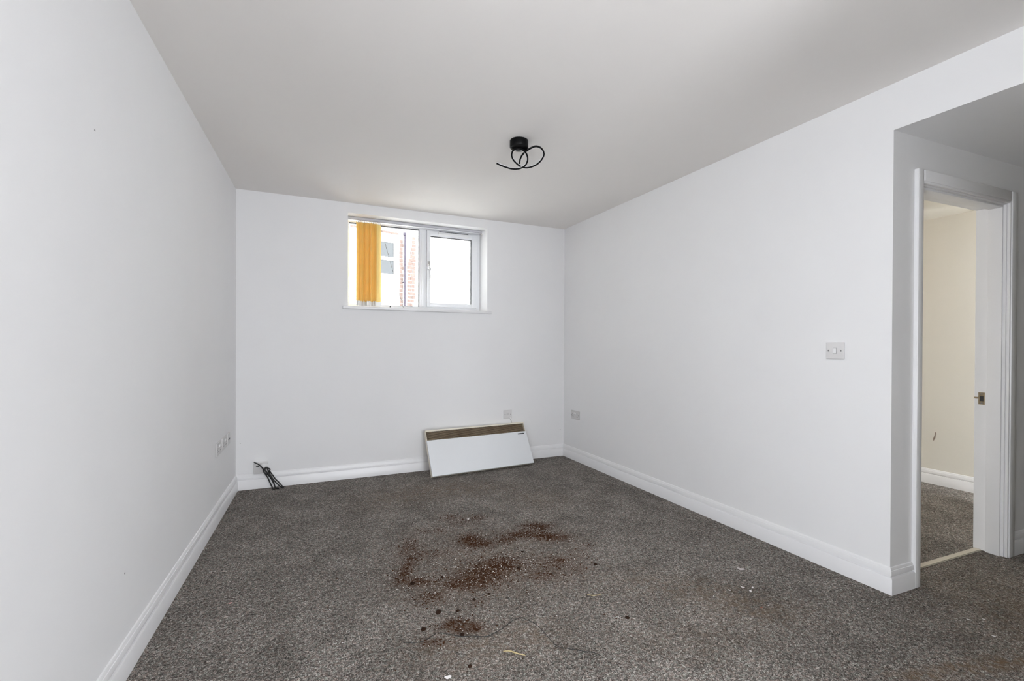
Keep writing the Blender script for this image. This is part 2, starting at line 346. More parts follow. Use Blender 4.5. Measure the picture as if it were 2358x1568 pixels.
# skirting boards (mitred moulded profile)
PROF = [(0, 0), (.018, 0), (.018, .073), (.0150, .0785), (.0055, .0800), (.0055, .0855), (.0135, .0885), (.0130, .100), (.0105, .1095), (.0085, .1105), (.0075, .116), (.0045, .122), (0, .1235)]
def skirting(path, names, skip=()):
    P = [Vector(p) for p in path]; nseg = len(P)-1
    dirs = [(P[i+1]-P[i]).normalized() for i in range(nseg)]; nor = [Vector((-d.y, d.x)) for d in dirs]
    ms = []
    for i in range(len(P)):
        if i == 0: ms.append(nor[0])
        elif i == nseg: ms.append(nor[-1])
        else: ms.append((nor[i-1]+nor[i])/(1+nor[i-1].dot(nor[i])))
    for i in range(nseg):
        if names[i] is None: continue
        bm = bmesh.new()
        A = [bm.verts.new((P[i].x+ms[i].x*t, P[i].y+ms[i].y*t, z)) for t, z in PROF]
        B = [bm.verts.new((P[i+1].x+ms[i+1].x*t, P[i+1].y+ms[i+1].y*t, z)) for t, z in PROF]
        k = len(PROF)
        for q in range(k): bm.faces.new((A[q], A[(q+1) % k], B[(q+1) % k], B[q]))
        bm.faces.new(A[::-1]); bm.faces.new(B)
        struct(names[i][0], bm, M_GLOSS, names[i][1], smooth=35)
def P2(m, x, y=0): v = m @ Vector((x, y, 0)); return (v.x, v.y)
skirting([P2(FN, .1645), (XR, YC), (XR, YB2), (XL, YB), P2(FL, -3.95)],
         [('baseboard_nib', 'short white moulded skirting beside the door frame'), ('baseboard_right', 'white moulded skirting along the right wall'),
          ('baseboard_back', 'white moulded skirting under the window wall'), ('baseboard_left', 'white moulded skirting along the left wall')])
skirting([P2(FN, 2.07), P2(FN, 1.0845)], [('baseboard_hall', 'white moulded skirting right of the door frame')])
skirting([(4.881, 1.2), (4.881, 4.35)], [('baseboard_bedroom', 'white moulded skirting in the room beyond the doorway')])

# ------------------------------------------------------------------ window_1
win = tag(empty('window_1', FB @ T((0, .225, 0))), 'white upvc window with one opening sash, high in the far wall', kind='structure')
def ring(name, m, x0, x1, z0, z1, w0, w1, w2, w3, y0, y1, parent, bev=.005):   # frame: left, right, bottom, top widths
    bm = bmesh.new()
    bx(bm, x0, x0+w0, y0, y1, z0, z1, bev); bx(bm, x1-w1, x1, y0, y1, z0, z1, bev)
    bx(bm, x0+w0-.004, x1-w1+.004, y0, y1, z0, z0+w2, bev); bx(bm, x0+w0-.004, x1-w1+.004, y0, y1, z1-w3, z1, bev)
    return fin(bm, name, m, parent, None, 40)
ring('frame', M_UPVC, .802, 2.171, 1.464, 2.370, .062, .073, .076, .080, 0, .07, win)
bm = bmesh.new(); bx(bm, 1.512, 1.582, -.004, .07, 1.535, 2.295, .006); bx(bm, 1.530, 1.566, -.012, .0, 1.545, 2.285, .005)
fin(bm, 'mullion', M_UPVC, win, None, 40)
ring('gasket_and_shadow', M_GASK, .862, 1.514, 1.538, 2.292, .004, .009, .004, .011, .004, .03, win, 0)  # gasket widened at top and right to include the bead's shadow
box('pane', M_GLASS, (.862, 1.514, .026, .030, 1.538, 2.292), win)
sash = ring('sash', M_UPVC, 1.583, 2.098, 1.5425, 2.287, .036, .056, .038, .052, -.018, .05, win)
bm = bmesh.new()
bx(bm, 1.600, 2.080, -.022, -.014, 1.56, 1.564, .001)
bm.free()
ring('gasket_and_shadow', M_GASK, 1.617, 2.044, 1.579, 2.237, .003, .009, .003, .009, -.008, .012, sash, 0)  # same shadow line built into the wider top and right strips
box('pane', M_GLASS, (1.617, 2.044, .010, .014, 1.579, 2.237), sash)
bm = bmesh.new(); bx(bm, 1.690, 2.012, -.034, -.016, 2.252, 2.281, .006); bx(bm, 1.705, 1.720, -.037, -.034, 2.258, 2.270, .001); bx(bm, 1.982, 1.997, -.037, -.034, 2.258, 2.270, .001)
vent = fin(bm, 'trickle_vent', M_PLASTB, win, None, 40)
box('vent_slot', M_SLOT, (1.70, 2.0, -.0345, -.030, 2.2785, 2.2835), vent)
bm = bmesh.new(); bx(bm, 1.588, 1.612, -.026, -.016, 1.905, 1.985, .004); cyl(bm, (1.600, -.02, 1.945), (1.600, -.052, 1.945), .011)
h = fin(bm, 'handle', M_CHROME, sash, None, 40)
bm = bmesh.new()
tube(bm, catmull([(1.597, -.050, 1.953), (1.602, -.056, 1.93), (1.608, -.058, 1.89), (1.613, -.056, 1.85), (1.615, -.052, 1.812)]), lambda t: .009-.003*t, 10)
fin(bm, 'handle_lever', M_CHROME, h, None, 60)
# reveal sill board
bm = bmesh.new(); bx(bm, OW0+.001, OW1-.001, 0, .224, 1.475, OZ0+.0015); bx(bm, .7965, 2.178, -.030, 0, 1.475, OZ0+.0015, .007, 3)
struct('trim_1', bm, M_GLOSS, 'white window board with a rounded front edge', mtx=FB, smooth=40)

# ------------------------------------------------------------------ vertical blind
bl = thing('vertical_blind', 'mustard yellow vertical blind drawn to the left of the window', 'blind', FB @ T((0, .13, 0)))
bm = bmesh.new(); bx(bm, .843, 2.131, -.020, .022, 2.2855, 2.3125, .003)
hr = fin(bm, 'headrail', mat('backlit_headrail', (.55, .55, .58), .4, mottle=(20, (.52, .52, .55))), bl, None, 40)  # grey of the backlit rail put into its colour
box('track_groove', M_SLOT, (.86, 2.115, -.0205, -.018, 2.2890, 2.2905), hr)
box('end_cap', M_PLASTB, (2.1215, 2.1330, -.023, .024, 2.2835, 2.3140), hr, bev=.002)
nv = 12
def vane_mesh():
    bm = bmesh.new(); k = 6; wd = .085
    sec = [(-wd/2+wd*i/k, .003*math.sin(math.pi*i/k)) for i in range(k+1)]
    lo = [bm.verts.new((b, a, 0)) for a, b in sec]; hi = [bm.verts.new((b, a, .712)) for a, b in sec]
    for i in range(k): bm.faces.new((lo[i], lo[i+1], hi[i+1], hi[i]))
    me = bpy.data.meshes.new('vane'); bm.to_mesh(me); bm.free()
    for p in me.polygons: p.use_smooth = True
    me.materials.append(M_FABRIC); return me
vm = vane_mesh()
bm = bmesh.new(); bx(bm, -.0035, .0035, -.043, .043, -.036, .006, .001); wm = fin(bm, 'weight', M_PLASTB); wmesh = wm.data; bpy.data.objects.remove(wm)
bm = bmesh.new(); bx(bm, -.003, .003, -.006, .006, 0, .018); bx(bm, -.002, .002, -.02, .02, -.006, .002); hm = fin(bm, 'hanger', M_PLASTB); hmesh = hm.data; bpy.data.objects.remove(hm)
for i in range(nv):
    x = .940+.0162*i+random.uniform(-.001, .001); rot = math.radians(random.uniform(-9, 9)-28)
    v = link('vane', vm, None, bl, T((x, .0, 1.556)) @ Matrix.Rotation(rot, 4, 'Z'))
    link('weight', wmesh, None, v, T((0, 0, 0)) @ Matrix.Rotation(math.radians(random.uniform(-14, 14)), 4, 'Z'))
    link('hanger', hmesh, None, v, T((0, 0, .712)))
bm = bmesh.new(); tube(bm, catmull([(1.134, .01, 2.287), (1.150, .02, 2.21), (1.20, .03, 2.03), (1.26, .035, 1.82), (1.318, .03, 1.62), (1.348, .02, 1.507)]), .0022, 8)
fin(bm, 'control_cord', mat('grey_cord', (.22, .22, .22), .6, mottle=(90, (.3, .3, .3))), bl, None, 60)
bm = bmesh.new(); bx(bm, -.010, .010, -.006, .006, 0, .010, .003); bx(bm, -.004, .008, -.003, .003, .009, .022, .002)
tag(fin(bm, 'cord_clip', M_BLACK, None, FB @ T((1.219, .13, OZ0+.0015)), 40), 'tiny black clip lying on the window board below the blind cord', 'clip')

# ------------------------------------------------------------------ door_1 (frame only, the leaf is out of view)
dr = tag(empty('door_1', FN), 'white door frame of the open doorway to the next room', kind='structure')
CL, CR, CT = .2215, 1.015, 1.953
bm = bmesh.new()
bx(bm, CL-.0215, CL, 0, .128, 0, CT+.0215, .0015); fin(bm, 'lining', M_GLOSS, dr)
bm = bmesh.new(); bx(bm, CR, CR+.0215, 0, .128, 0, CT+.0215, .0015); lin = fin(bm, 'lining', M_GLOSS, dr)
bm = bmesh.new(); bx(bm, CL, CR, 0, .128, CT, CT+.0215, .0015); fin(bm, 'head_lining', M_GLOSS, dr)
for nm, d in (('stop', (CL, CL+.011, .012, .072, 0, CT-.011)), ('stop', (CR-.011, CR, .012, .072, 0, CT-.011)), ('stop', (CL, CR, .012, .072, CT-.011, CT))):
    box(nm, M_GLOSS, d, dr, bev=.002)
def archi(dims, axis, inner):       # stepped architrave moulding
    bm = bmesh.new(); x0, x1, z0, z1 = dims
    bx(bm, x0, x1, -.014, 0, z0, z1, .002)
    if axis == 'v':
        if inner == 'r': bx(bm, x0, x1-.010, -.0195, -.012, z0, z1, .003)
        else: bx(bm, x0+.010, x1, -.0195, -.012, z0, z1, .003)
    else: bx(bm, x0, x1, -.0195, -.012, z0+.010, z1, .003)
    return fin(bm, 'architrave', M_GLOSS, dr, None, 40)
archi((.165, CL-.006, 0, 2.022), 'v', 'r'); archi((CR+.006, 1.084, 0, 2.022), 'v', 'l'); archi((CL-.006, CR+.006, CT+.006, 2.022), 'h', 'd')
bm = bmesh.new(); bx(bm, CR-.0025, CR, .082, .110, .835, .905, .0008)
sp = fin(bm, 'strike_plate', M_BRASS, dr)
bm = bmesh.new(); bx(bm, CR-.0031, CR-.0020, .087, .103, .855, .884); fin(bm, 'latch_hole', M_SLOT, sp)
bm = bmesh.new(); bx(bm, CR-.004, CR-.0015, .108, .128, .868, .878, .001); fin(bm, 'latch_lip', M_BRASS, sp)
bm = bmesh.new(); cyl(bm, (CR-.0036, .095, .896), (CR-.002, .095, .896), .0045); cyl(bm, (CR-.0036, .095, .844), (CR-.002, .095, .844), .0045); fin(bm, 'screws', M_SCREW, sp)
bm = bmesh.new()
prism(bm, [(CL, .088), (CR, .088), (CR, .122), (CL, .122)], 0, .005)
bmesh.ops.bevel(bm, geom=[e for e in bm.edges if all(v.co.z > .004 for v in e.verts)], offset=.004, segments=2, affect='EDGES')
struct('trim_2', bm, M_STRIP, 'cream threshold strip across the doorway carpet', mtx=FN)

# ------------------------------------------------------------------ neighbour building and ground outside
bm = bmesh.new(); bx(bm, -14, 16, 4.8, 24, -.6, -.15)
struct('ground', bm, M_GROUND, 'paved ground outside')
fd = Vector((.9612, .2759, 0)); fn = Vector((-fd.y, fd.x, 0))
bu = thing('building', 'pale rendered neighbouring house seen through the window', 'building', frame((1.503, 8.8, 0), fd, fn))
WX0, WX1, WZ0, WZ1 = -.72, .168, 2.385, 3.262
bm = bmesh.new()
bx(bm, -7, WX0, 0, .3, -.2, 9.0); bx(bm, WX1, 9, 0, .3, -.2, 9.0); bx(bm, WX0, WX1, 0, .3, -.2, WZ0); bx(bm, WX0, WX1, 0, .3, WZ1, 9.0)  # wall carried up out of view to keep direct sky off the floor
fin(bm, 'wall', M_REND, bu)
wf = ring('window', M_UPVC, WX0, WX1, WZ0+.03, WZ1, .08, .080, .10, .147, .03, .12, bu)
bm = bmesh.new(); bx(bm, WX0+.07, WX1-.07, .02, .11, 2.774, 2.834, .006); fin(bm, 'meeting_rail', M_UPVC, wf, None, 40)
box('pane', M_DGLASS, (WX0+.075, WX1-.075, .06, .07, 2.834, 3.118), wf); box('pane', M_DGLASS, (WX0+.075, WX1-.075, .06, .07, 2.512, 2.775), wf)
bm = bmesh.new(); bx(bm, WX0-.06, WX1+.005, -.05, .05, WZ0-.02, WZ0+.03, .008); fin(bm, 'window_ledge', M_STONE, bu, None, 40)
bm = bmesh.new(); bx(bm, WX0-.06, WX1-.01, -.015, .02, WZ1+.01, WZ1+.05, .006); fin(bm, 'lintel', M_BRICK, bu, None, 40)
bm = bmesh.new(); cyl(bm, (.268, -.05, 1.0), (.268, -.05, 3.32), .016, n=10); bx(bm, .235, .285, -.075, -.02, 3.27, 3.33, .01); bx(bm, .235, .285, -.06, 0, 2.36, 2.385, .004); fin(bm, 'downpipe', M_PIPE, bu, None, 40)
def brick_strip(x0, x1, z0, z1, taper=0):
    z = z0
    while z < z1:
        f = (z-z0)/(z1-z0); xa = x0; xb = x1
        if taper: xa = x0+(x1-x0)*.7*max(0, (f-.55)/.45); xb = x1-(x1-x0)*max(0, .45-f*3)
        xs = [xa+random.uniform(-.012, .012)]
        if xb-xa > .11 and random.random() < .6: xs.append(xa+(xb-xa)*random.uniform(.35, .65))
        xs.append(xb+random.uniform(-.012, .012))
        for a, b in zip(xs, xs[1:]):
            bm = bmesh.new(); bx(bm, a+.004, b-.004, -.012-random.uniform(0, .006), .01, z+.004, z+.066, .003, 1)
            fin(bm, 'brick', M_BRICK, bu)
        z += .072
brick_strip(.178, .252, 1.75, 3.14); brick_strip(.345, .515, 1.85, 3.27, 1)

# ------------------------------------------------------------------ ceiling light
LX, LY = 1.182, 2.489
lt = thing('ceiling_light', 'black swirl ceiling light with looped arms over the room', 'ceiling light', T((LX, LY, HC)))
bm = bmesh.new(); lathe(bm, [(.0545, 0), (.0555, -.003), (.0555, -.040), (.053, -.044), (.045, -.0455)], Matrix.Identity(4), 48)
fin(bm, 'canopy', M_BLACK, lt, None, 35)
CURVE = [(1.0793, 2.5912, 2.286), (1.1064, 2.5877, 2.2767), (1.1424, 2.5804, 2.2672), (1.1708, 2.5732, 2.2615), (1.1999, 2.5616, 2.2606), (1.2228, 2.5483, 2.2649), (1.2395, 2.5333, 2.2744), (1.2472, 2.5193, 2.2873), (1.2474, 2.5055, 2.3037), (1.2403, 2.4951, 2.3199), (1.2261, 2.488, 2.3359), (1.2104, 2.4855, 2.3450), (1.1925, 2.4863, 2.3500), (1.1743, 2.4917, 2.3510), (1.1599, 2.5049, 2.3490), (1.1537, 2.5195, 2.3405), (1.1555, 2.5335, 2.3265), (1.1662, 2.5435, 2.3108), (1.1843, 2.5485, 2.2967), (1.2105, 2.5506, 2.2816), (1.2334, 2.5483, 2.2732), (1.2599, 2.5394, 2.2704), (1.2878, 2.5226, 2.2762), (1.3139, 2.5001, 2.2894), (1.3287, 2.4773, 2.3086), (1.3339, 2.4573, 2.3293), (1.3254, 2.4467, 2.3462), (1.3101, 2.4432, 2.3585), (1.2924, 2.4451, 2.366), (1.2728, 2.4531, 2.3679), (1.2543, 2.4683, 2.3615), (1.238, 2.4856, 2.3517), (1.2243, 2.5031, 2.3402), (1.216, 2.521, 2.3253), (1.2135, 2.5378, 2.3086), (1.2179, 2.5522, 2.2907)]
AX = (_f+Vector((0, 0, .62))).normalized()
cp = [p-Vector((LX, LY, HC)) for p in catmull(CURVE, 4)]
def ribbon(name, m, i0, i1, wd):       # radial extent i0..i1 (inward positive), width wd along the loop axis
    bm = bmesh.new(); rings = []
    for i, p in enumerate(cp):
        d = (cp[min(i+1, len(cp)-1)]-cp[max(i-1, 0)]).normalized()
        inw = AX.cross(d).normalized()*-1
        rings.append([bm.verts.new(p+inw*a+AX*b) for a, b in ((i0, -wd/2), (i1, -wd/2), (i1, wd/2), (i0, wd/2))])
    for A, B in zip(rings, rings[1:]):
        for k in range(4): bm.faces.new((A[k], A[(k+1) % 4], B[(k+1) % 4], B[k]))
    bm.faces.new(rings[0][::-1]); bm.faces.new(rings[-1]); return fin(bm, name, m, lt, None, 30)
ribbon('swirl_arm', M_BLACK, -.0055, .0035, .021); ribbon('light_diffuser', M_DIFF, .0030, .0055, .0165)
bm = bmesh.new(); cyl(bm, (0.0, 0.0, -.042), (0.0, 0.0, -.052), .010, n=16); fin(bm, 'mount', M_BLACK, lt, None, 35)

# ------------------------------------------------------------------ panel heater leaning on the wall
HW, HH, HD = 1.0256, .4197, .045
hz = .0681; lean = .5259
hx = Vector((math.cos(hz), math.sin(hz), 0)); hn = Vector((-math.sin(hz), math.cos(hz), 0))
hu = hn*math.sin(lean)+Vector((0, 0, math.cos(lean))); hb = hn*math.cos(lean)-Vector((0, 0, math.sin(lean)))
HM = Matrix.Identity(4)
for i in range(3): HM[i][0] = hx[i]; HM[i][1] = hb[i]; HM[i][2] = hu[i]; HM[i][3] = (Vector((1.0172, 3.8600, 0))+Vector((0, 0, HD*math.sin(lean)+.004)))[i]
ht = thing('panel_heater', 'white electric panel heater leaning against the wall under the window', 'heater', HM)
G0, G1 = .326, .4125   # grille zone
bm = bmesh.new()       # casing: back, sides, top and bottom returns
bx(bm, 0, HW, HD-.004, HD, 0, HH, .001); bx(bm, 0, .006, .001, HD-.004, 0, HH, .0015); bx(bm, HW-.006, HW, .001, HD-.004, 0, HH, .0015)
bx(bm, .006, HW-.006, .001, HD-.004, HH-.0065, HH, .001); bx(bm, .006, HW-.006, .001, HD-.004, 0, .006, .001)
fin(bm, 'casing', M_HCREAM, ht)
bm = bmesh.new(); bx(bm, -.001, HW+.001, -.004, .012, -.002, G0-.002, .004, 3); fin(bm, 'front_panel', M_HEAT, ht, None, 40)
box('grille_recess', M_HDARK, (.006, HW-.006, .020, .022, G0-.002, HH-.006), ht)
bm = bmesh.new(); bx(bm, .0002, HW-.0002, -.0035, .004, HH-.014, HH+.001, .002); fin(bm, 'top_lip', M_HCREAM, ht)
ns = 8
bm = bmesh.new(); bx(bm, .008, HW-.008, -.0045, .0045, -.0014, .0014, .0005, 1, Matrix.Rotation(math.radians(28), 4, 'X')); so = fin(bm, 'slat', M_SLAT, ht); sm = so.data
for i in range(ns):
    zc = G0+.0055+(HH-.016-G0-.0055)*i/(ns-.6)
    o = so if i == 0 else link('slat', sm, None, ht)
    o.matrix_local = T((0, .006, zc))
for i in range(1, 6): box('grille_rib', M_HDARK, (HW*i/6-.002, HW*i/6+.002, .009, .0195, G0, HH-.007), ht)

bm = bmesh.new(); bx(bm, HW-.098, HW-.030, -.0062, -.0036, G0-.030, G0-.0205, .0006)
fin(bm, 'badge', M_BLACK, ht)
bm = bmesh.new()
for k in range(7): bx(bm, HW-.094+k*.0088, HW-.0885+k*.0088, -.0066, -.0060, G0-.0265, G0-.0238)
fin(bm, 'badge_print', M_SCREW, ht)
HI = HM.inverted()
cord = [FB @ Vector(p) for p in [(2.3805, -.012, .432), (2.385, -.016, .420), (2.396, -.010, .398), (2.404, -.0045, .374), (2.40, -.004, .33), (2.36, -.004, .28), (2.25, -.006, .20)]]
bm = bmesh.new(); tube(bm, [HI @ p for p in catmull(cord, 5)], .0034, 8); fin(bm, 'power_cord', mat('white_flex', (.62, .61, .60), .4, mottle=(30, (.58, .57, .56))), ht, None, 60)

# ------------------------------------------------------------------ wall plates
def plate(name, label, F, x, z, wd, hd=.086, dep=.010, group=None, m=M_PLAST):
    t = thing(name, label, 'socket' if 'switch' not in name else 'switch', F @ T((x, 0, z)), group or ('double sockets on the walls' if name == 'double_socket' else None))
    bm = bmesh.new(); bx(bm, -wd/2, wd/2, -dep, 0, -hd/2, hd/2, .003, 3); fin(bm, 'faceplate', m, t, None, 40)
    return t
def screws(t, xs, dep=.010):
    for x in xs:
        bm = bmesh.new(); cyl(bm, (x, -dep-.0012, 0), (x, -dep+.001, 0), .0042, n=14); bx(bm, x-.004, x+.004, -dep-.0015, -dep-.001, -.0006, .0006)
        fin(bm, 'screw', M_SCREW, t)
def rocker(t, x, z, w_, h_, dep=.010, name='rocker'):
    bm = bmesh.new()
    bx(bm, x-w_/2-.0014, x+w_/2+.0014, -dep-.0005, -dep+.001, z-h_/2-.0014, z+h_/2+.0014)
    fin(bm, 'rocker_surround', M_SLOT if name == 'x' else mat('grey_joint', (.35, .35, .35), .5, mottle=(40, (.3, .3, .3))), t)
    bm = bmesh.new(); bx(bm, x-w_/2, x+w_/2, -dep-.004, -dep+.001, z-h_/2, z+h_/2, .0012, 2, T((x, -dep, z)) @ Matrix.Rotation(math.radians(-5), 4, 'X') @ T((-x, dep, -z)))
    fin(bm, name, M_PLASTB if name != 'fuse_carrier' else M_PLAST, t, None, 40)
def holes(t, x, z, dep=.010):
    bm = bmesh.new()
    for a, b, ww, hh in ((0, .013, .0045, .008), (-.011, -.009, .0075, .0042), (.011, -.009, .0075, .0042)):
        bx(bm, x+a-ww/2, x+a+ww/2, -dep-.0006, -dep+.001, z+b-hh/2, z+b+hh/2)
    fin(bm, 'pin_holes', M_SLOT, t)
# light switch on the right wall
sw = plate('light_switch', 'white single light switch on the right wall near the doorway', FR, YB2-1.4505, 1.1424, .0885, m=M_PLASTL)
rocker(sw, 0, 0, .0145, .028, name='rocker'); screws(sw, (-.0302, .0302))
# double socket on the right wall near the corner
ds = plate('double_socket', 'white double socket low on the right wall near the far corner', FR, YB2-3.9315, .4615, .146)
for s in (-1, 1): rocker(ds, s*.013, .018, .010, .018); holes(ds, s*.042, -.006)
screws(ds, (-.0603, .0603))
# fused spur behind the heater
fs = plate('fused_spur', 'white fused spur with a flex outlet above the leaning heater', FB, 2.3561, .4740, .088, dep=.011, m=M_PLASTL)
rocker(fs, 0, .004, .020, .020, .011, 'fuse_carrier'); screws(fs, (-.0302, .0302), .011)
bm = bmesh.new(); bx(bm, .016, .033, -.018, 0, -.047, -.034, .003); fin(bm, 'flex_outlet', M_PLASTB, fs, None, 40)
# three plates on the left wall near the corner
p1 = plate('double_socket', 'white double socket on the left wall, nearest the camera of three plates', FL, -.666, .476, .146)
for s in (-1, 1): rocker(p1, s*.013, .018, .010, .018); holes(p1, s*.042, -.006)
screws(p1, (-.0603, .0603))
p2 = plate('double_socket', 'white double socket on the left wall, middle of three plates', FL, -.485, .476, .146)
for s in (-1, 1): rocker(p2, s*.013, .018, .010, .018); holes(p2, s*.042, -.006)
screws(p2, (-.0603, .0603))
p3 = plate('aerial_socket', 'small white aerial socket on the left wall, nearest the corner', FL, -.335, .476, .086)
bm = bmesh.new(); cyl(bm, (0, -.016, 0), (0, -.009, 0), .0065, n=18); fin(bm, 'coax_outlet', M_SCREW, p3, None, 40); screws(p3, (-.0302, .0302))
# phone box on the skirting in the far left corner
pb = thing('phone_socket', 'white box socket on the skirting in the far left corner', 'socket', FB @ T((.180, 0, .1245)))
bm = bmesh.new(); bx(bm, -.052, .050, -.038, 0, 0, .090, .003, 3); fin(bm, 'back_box', M_PLASTB, pb, None, 40)
bm = bmesh.new(); bx(bm, -.0495, .0475, -.046, -.0385, .0025, .0875, .003, 3); fin(bm, 'faceplate', M_PLAST, pb, None, 40)
bm = bmesh.new(); bx(bm, -.034, -.012, -.0468, -.044, .058, .066); fin(bm, 'jack', M_SLOT, pb)
bm = bmesh.new(); prism(bm, [(.006, -.070), (.036, -.070), (.046, -.046), (-.004, -.046)], .070, .098); bmesh.ops.bevel(bm, geom=list(bm.edges), offset=.004, segments=2, affect='EDGES')
tag(fin(bm, 'plug_adaptor', M_PLASTB, None, FB @ T((.180, 0, .1245)) @ T((.004, 0, -.012)), 40), 'small white plug adaptor pushed into the box socket in the corner', 'adaptor')

# ------------------------------------------------------------------ black cable, wound in a bundle
cb = thing('black_cable', 'black cable wound in a bundle leaning on the skirting', 'cable', T((-.2, 4.1, 0)))
off = Vector((-.2, 4.1, 0))
S = {'lead': [(-0.3548, 4.1425, 0.2266), (-0.342, 4.1173, 0.2243), (-0.3291, 4.1072, 0.2194), (-0.3079, 4.1019, 0.2016), (-0.2912, 4.1117, 0.1756)],
     'A': [(-0.2922, 4.1268, 0.172), (-0.287, 4.1267, 0.1495), (-0.2747, 4.1265, 0.1282), (-0.257, 4.1263, 0.0942), (-0.2428, 4.1262, 0.0564), (-0.2277, 4.126, 0.0185)],
     'B': [(-0.2863, 4.1167, 0.1679), (-0.2635, 4.1164, 0.1804), (-0.2423, 4.1162, 0.1652), (-0.2441, 4.1162, 0.1513), (-0.2228, 4.1159, 0.115), (-0.2067, 4.1157, 0.087), (-0.1745, 4.1154, 0.047), (-0.1493, 4.1151, 0.012)],
     'C': [(-0.2779, 4.1216, 0.1617), (-0.2567, 4.1213, 0.1235), (-0.2372, 4.1211, 0.0932), (-0.2194, 4.1209, 0.057), (-0.2087, 4.1208, 0.0256), (-0.2016, 4.1207, 0.0066)],
     'D': [(-0.2644, 4.1314, 0.1738), (-0.252, 4.1313, 0.1444), (-0.2378, 4.1311, 0.1107), (-0.2164, 4.1309, 0.0721), (-0.1895, 4.1305, 0.0366), (-0.1661, 4.1303, 0.0115)]}
def V(k): return [Vector(p)-off for p in S[k]]
path = V('lead') + V('A') + [Vector((-.222, 4.110, .0066))-off, Vector((-.205, 4.112, .0066))-off] + V('C')[::-1][1:] + [Vector((-.272, 4.118, .180))-off] + V('B')[1:]
bm = bmesh.new(); tube(bm, catmull(path, 6), .0048, 10); fin(bm, 'flex', M_RUBBER, cb, None, 60)
bm = bmesh.new(); tube(bm, catmull(V('D') + [Vector((-.152, 4.120, .008))-off], 6), .0048, 10); tube(bm, catmull([Vector(p)-off for p in [(-.2865, 4.122, .170), (-.268, 4.117, .150), (-.249, 4.116, .123), (-.229, 4.117, .088), (-.214, 4.118, .05), (-.206, 4.116, .02), (-.197, 4.114, .008)]], 6), .0048, 10)
fin(bm, 'flex_loops', M_RUBBER, cb, None, 60)
bm = bmesh.new()
d = Vector((.55, 0, -.83)); c0 = Vector((-.256, 4.121, .128))-off
a = Vector((.83, 0, .55))
pts = [c0+a*.020*math.cos(t)+Vector((0, 1, 0))*.015*math.sin(t) for t in [2*math.pi*k/20 for k in range(21)]]
tube(bm, pts, .0035, 8); fin(bm, 'cable_tie', M_RUBBER, cb, None, 60)
bm = bmesh.new(); cyl(bm, Vector((-.158, 4.116, .012))-off, Vector((-.140, 4.112, .0075))-off, .0075, .0065, 14); fin(bm, 'plug_body', M_RUBBER, cb, None, 40)
bm = bmesh.new(); cyl(bm, Vector((-.199, 4.112, .0085))-off, Vector((-.176, 4.101, .0085))-off, .0075, .0070, 14); e = fin(bm, 'plug_body', M_RUBBER, cb, None, 40)
bm = bmesh.new(); cyl(bm, Vector((-.176, 4.101, .0085))-off, Vector((-.169, 4.0975, .0095))-off, .0048, .0048, 12); fin(bm, 'plug_tip', M_CHROME, e, None, 40)

# ------------------------------------------------------------------ spilt soil, perlite and litter on the carpet
def rock_verts(r, sq=.6):
    out = []
    for vx in ((1, 0, 0), (-1, 0, 0), (0, 1, 0), (0, -1, 0), (0, 0, 1), (0, 0, -1)):
        k = r*random.uniform(.6, 1.25); out.append((vx[0]*k, vx[1]*k, vx[2]*k*sq))
    return out
OCT = ((0, 2, 4), (2, 1, 4), (1, 3, 4), (3, 0, 4), (2, 0, 5), (1, 2, 5), (3, 1, 5), (0, 3, 5))
def scatter(name, m, label, cat, n, weights, size, spread, extra):
    vs = []; fs = []
    def put(x, y, r):
        a = random.uniform(0, 6.28); c, s = math.cos(a), math.sin(a); b = len(vs)
        for p in rock_verts(r): vs.append((x+p[0]*c-p[1]*s, y+p[0]*s+p[1]*c, p[2]+r*.35))
        for f in OCT: fs.append(tuple(b+i for i in f))
    for _ in range(n):
        if random.random() < extra:
            t = random.uniform(0, 6.28); q = abs(random.gauss(0, .62)); x = .93+q*.62*math.cos(t); y = 2.22+q*.52*math.sin(t)
        else:
            i = random.choices(range(len(SOILB)), weights)[0]; a, b, c, e = SOILB[i]
            u = random.gauss(0, c*spread); v = random.gauss(0, e*spread); cs, sn = math.cos(-YAW), math.sin(-YAW)
            x = a+u*cs-v*sn; y = b+u*sn+v*cs
            if noise.noise(Vector((x*22, y*22, 3.1)))+.12 < random.uniform(-.5, .35): continue
        put(x, y, size())
    me = bpy.data.meshes.new(name); me.from_pydata(vs, [], fs)
    return tag(link(name, me, m), label, cat, kind='stuff')
area = [c*e for a, b, c, e in SOILB]
sw_ = [wt*wt*ar for wt, ar in zip(SOILW, area)]
scatter('soil_crumbs', M_SOIL, 'brown potting soil crumbs spilt over the middle of the carpet', 'soil', 15000, sw_, lambda: .0009+random.random()**3*.0045, .62, .05)
pw = [ar*(.25+wt*.5) for wt, ar in zip(SOILW, area)]
for i in (13, 14, 15, 16, 17, 5, 6, 7): pw[i] *= 1.9
scatter('perlite_granules', M_PERL, 'tiny white perlite granules scattered through the spilt soil', 'granules', 2300, pw, lambda: .0014+random.random()**2*.0021, .85, .10)
vs = []; fs = []
for _ in range(170):       # stray white specks trodden across the rest of the carpet
    x = random.uniform(-.1, 2.7); y = random.uniform(.75, 2.7)
    if x > 2.3 and y > 1.1: continue
    r = .0011+random.random()**3*.0024; a = random.uniform(0, 6.28); c, s_ = math.cos(a), math.sin(a); b = len(vs)
    for p in rock_verts(r): vs.append((x+(p[0]*c-p[1]*s_)*1.3, y+p[0]*s_+p[1]*c, p[2]+r*.4))
    for f in OCT: fs.append(tuple(b+i for i in f))
me = bpy.data.meshes.new('stray_specks'); me.from_pydata(vs, [], fs)
tag(link('stray_specks', me, M_FLAKE), 'sparse white specks trodden over the carpet around the spill', 'specks', kind='stuff')
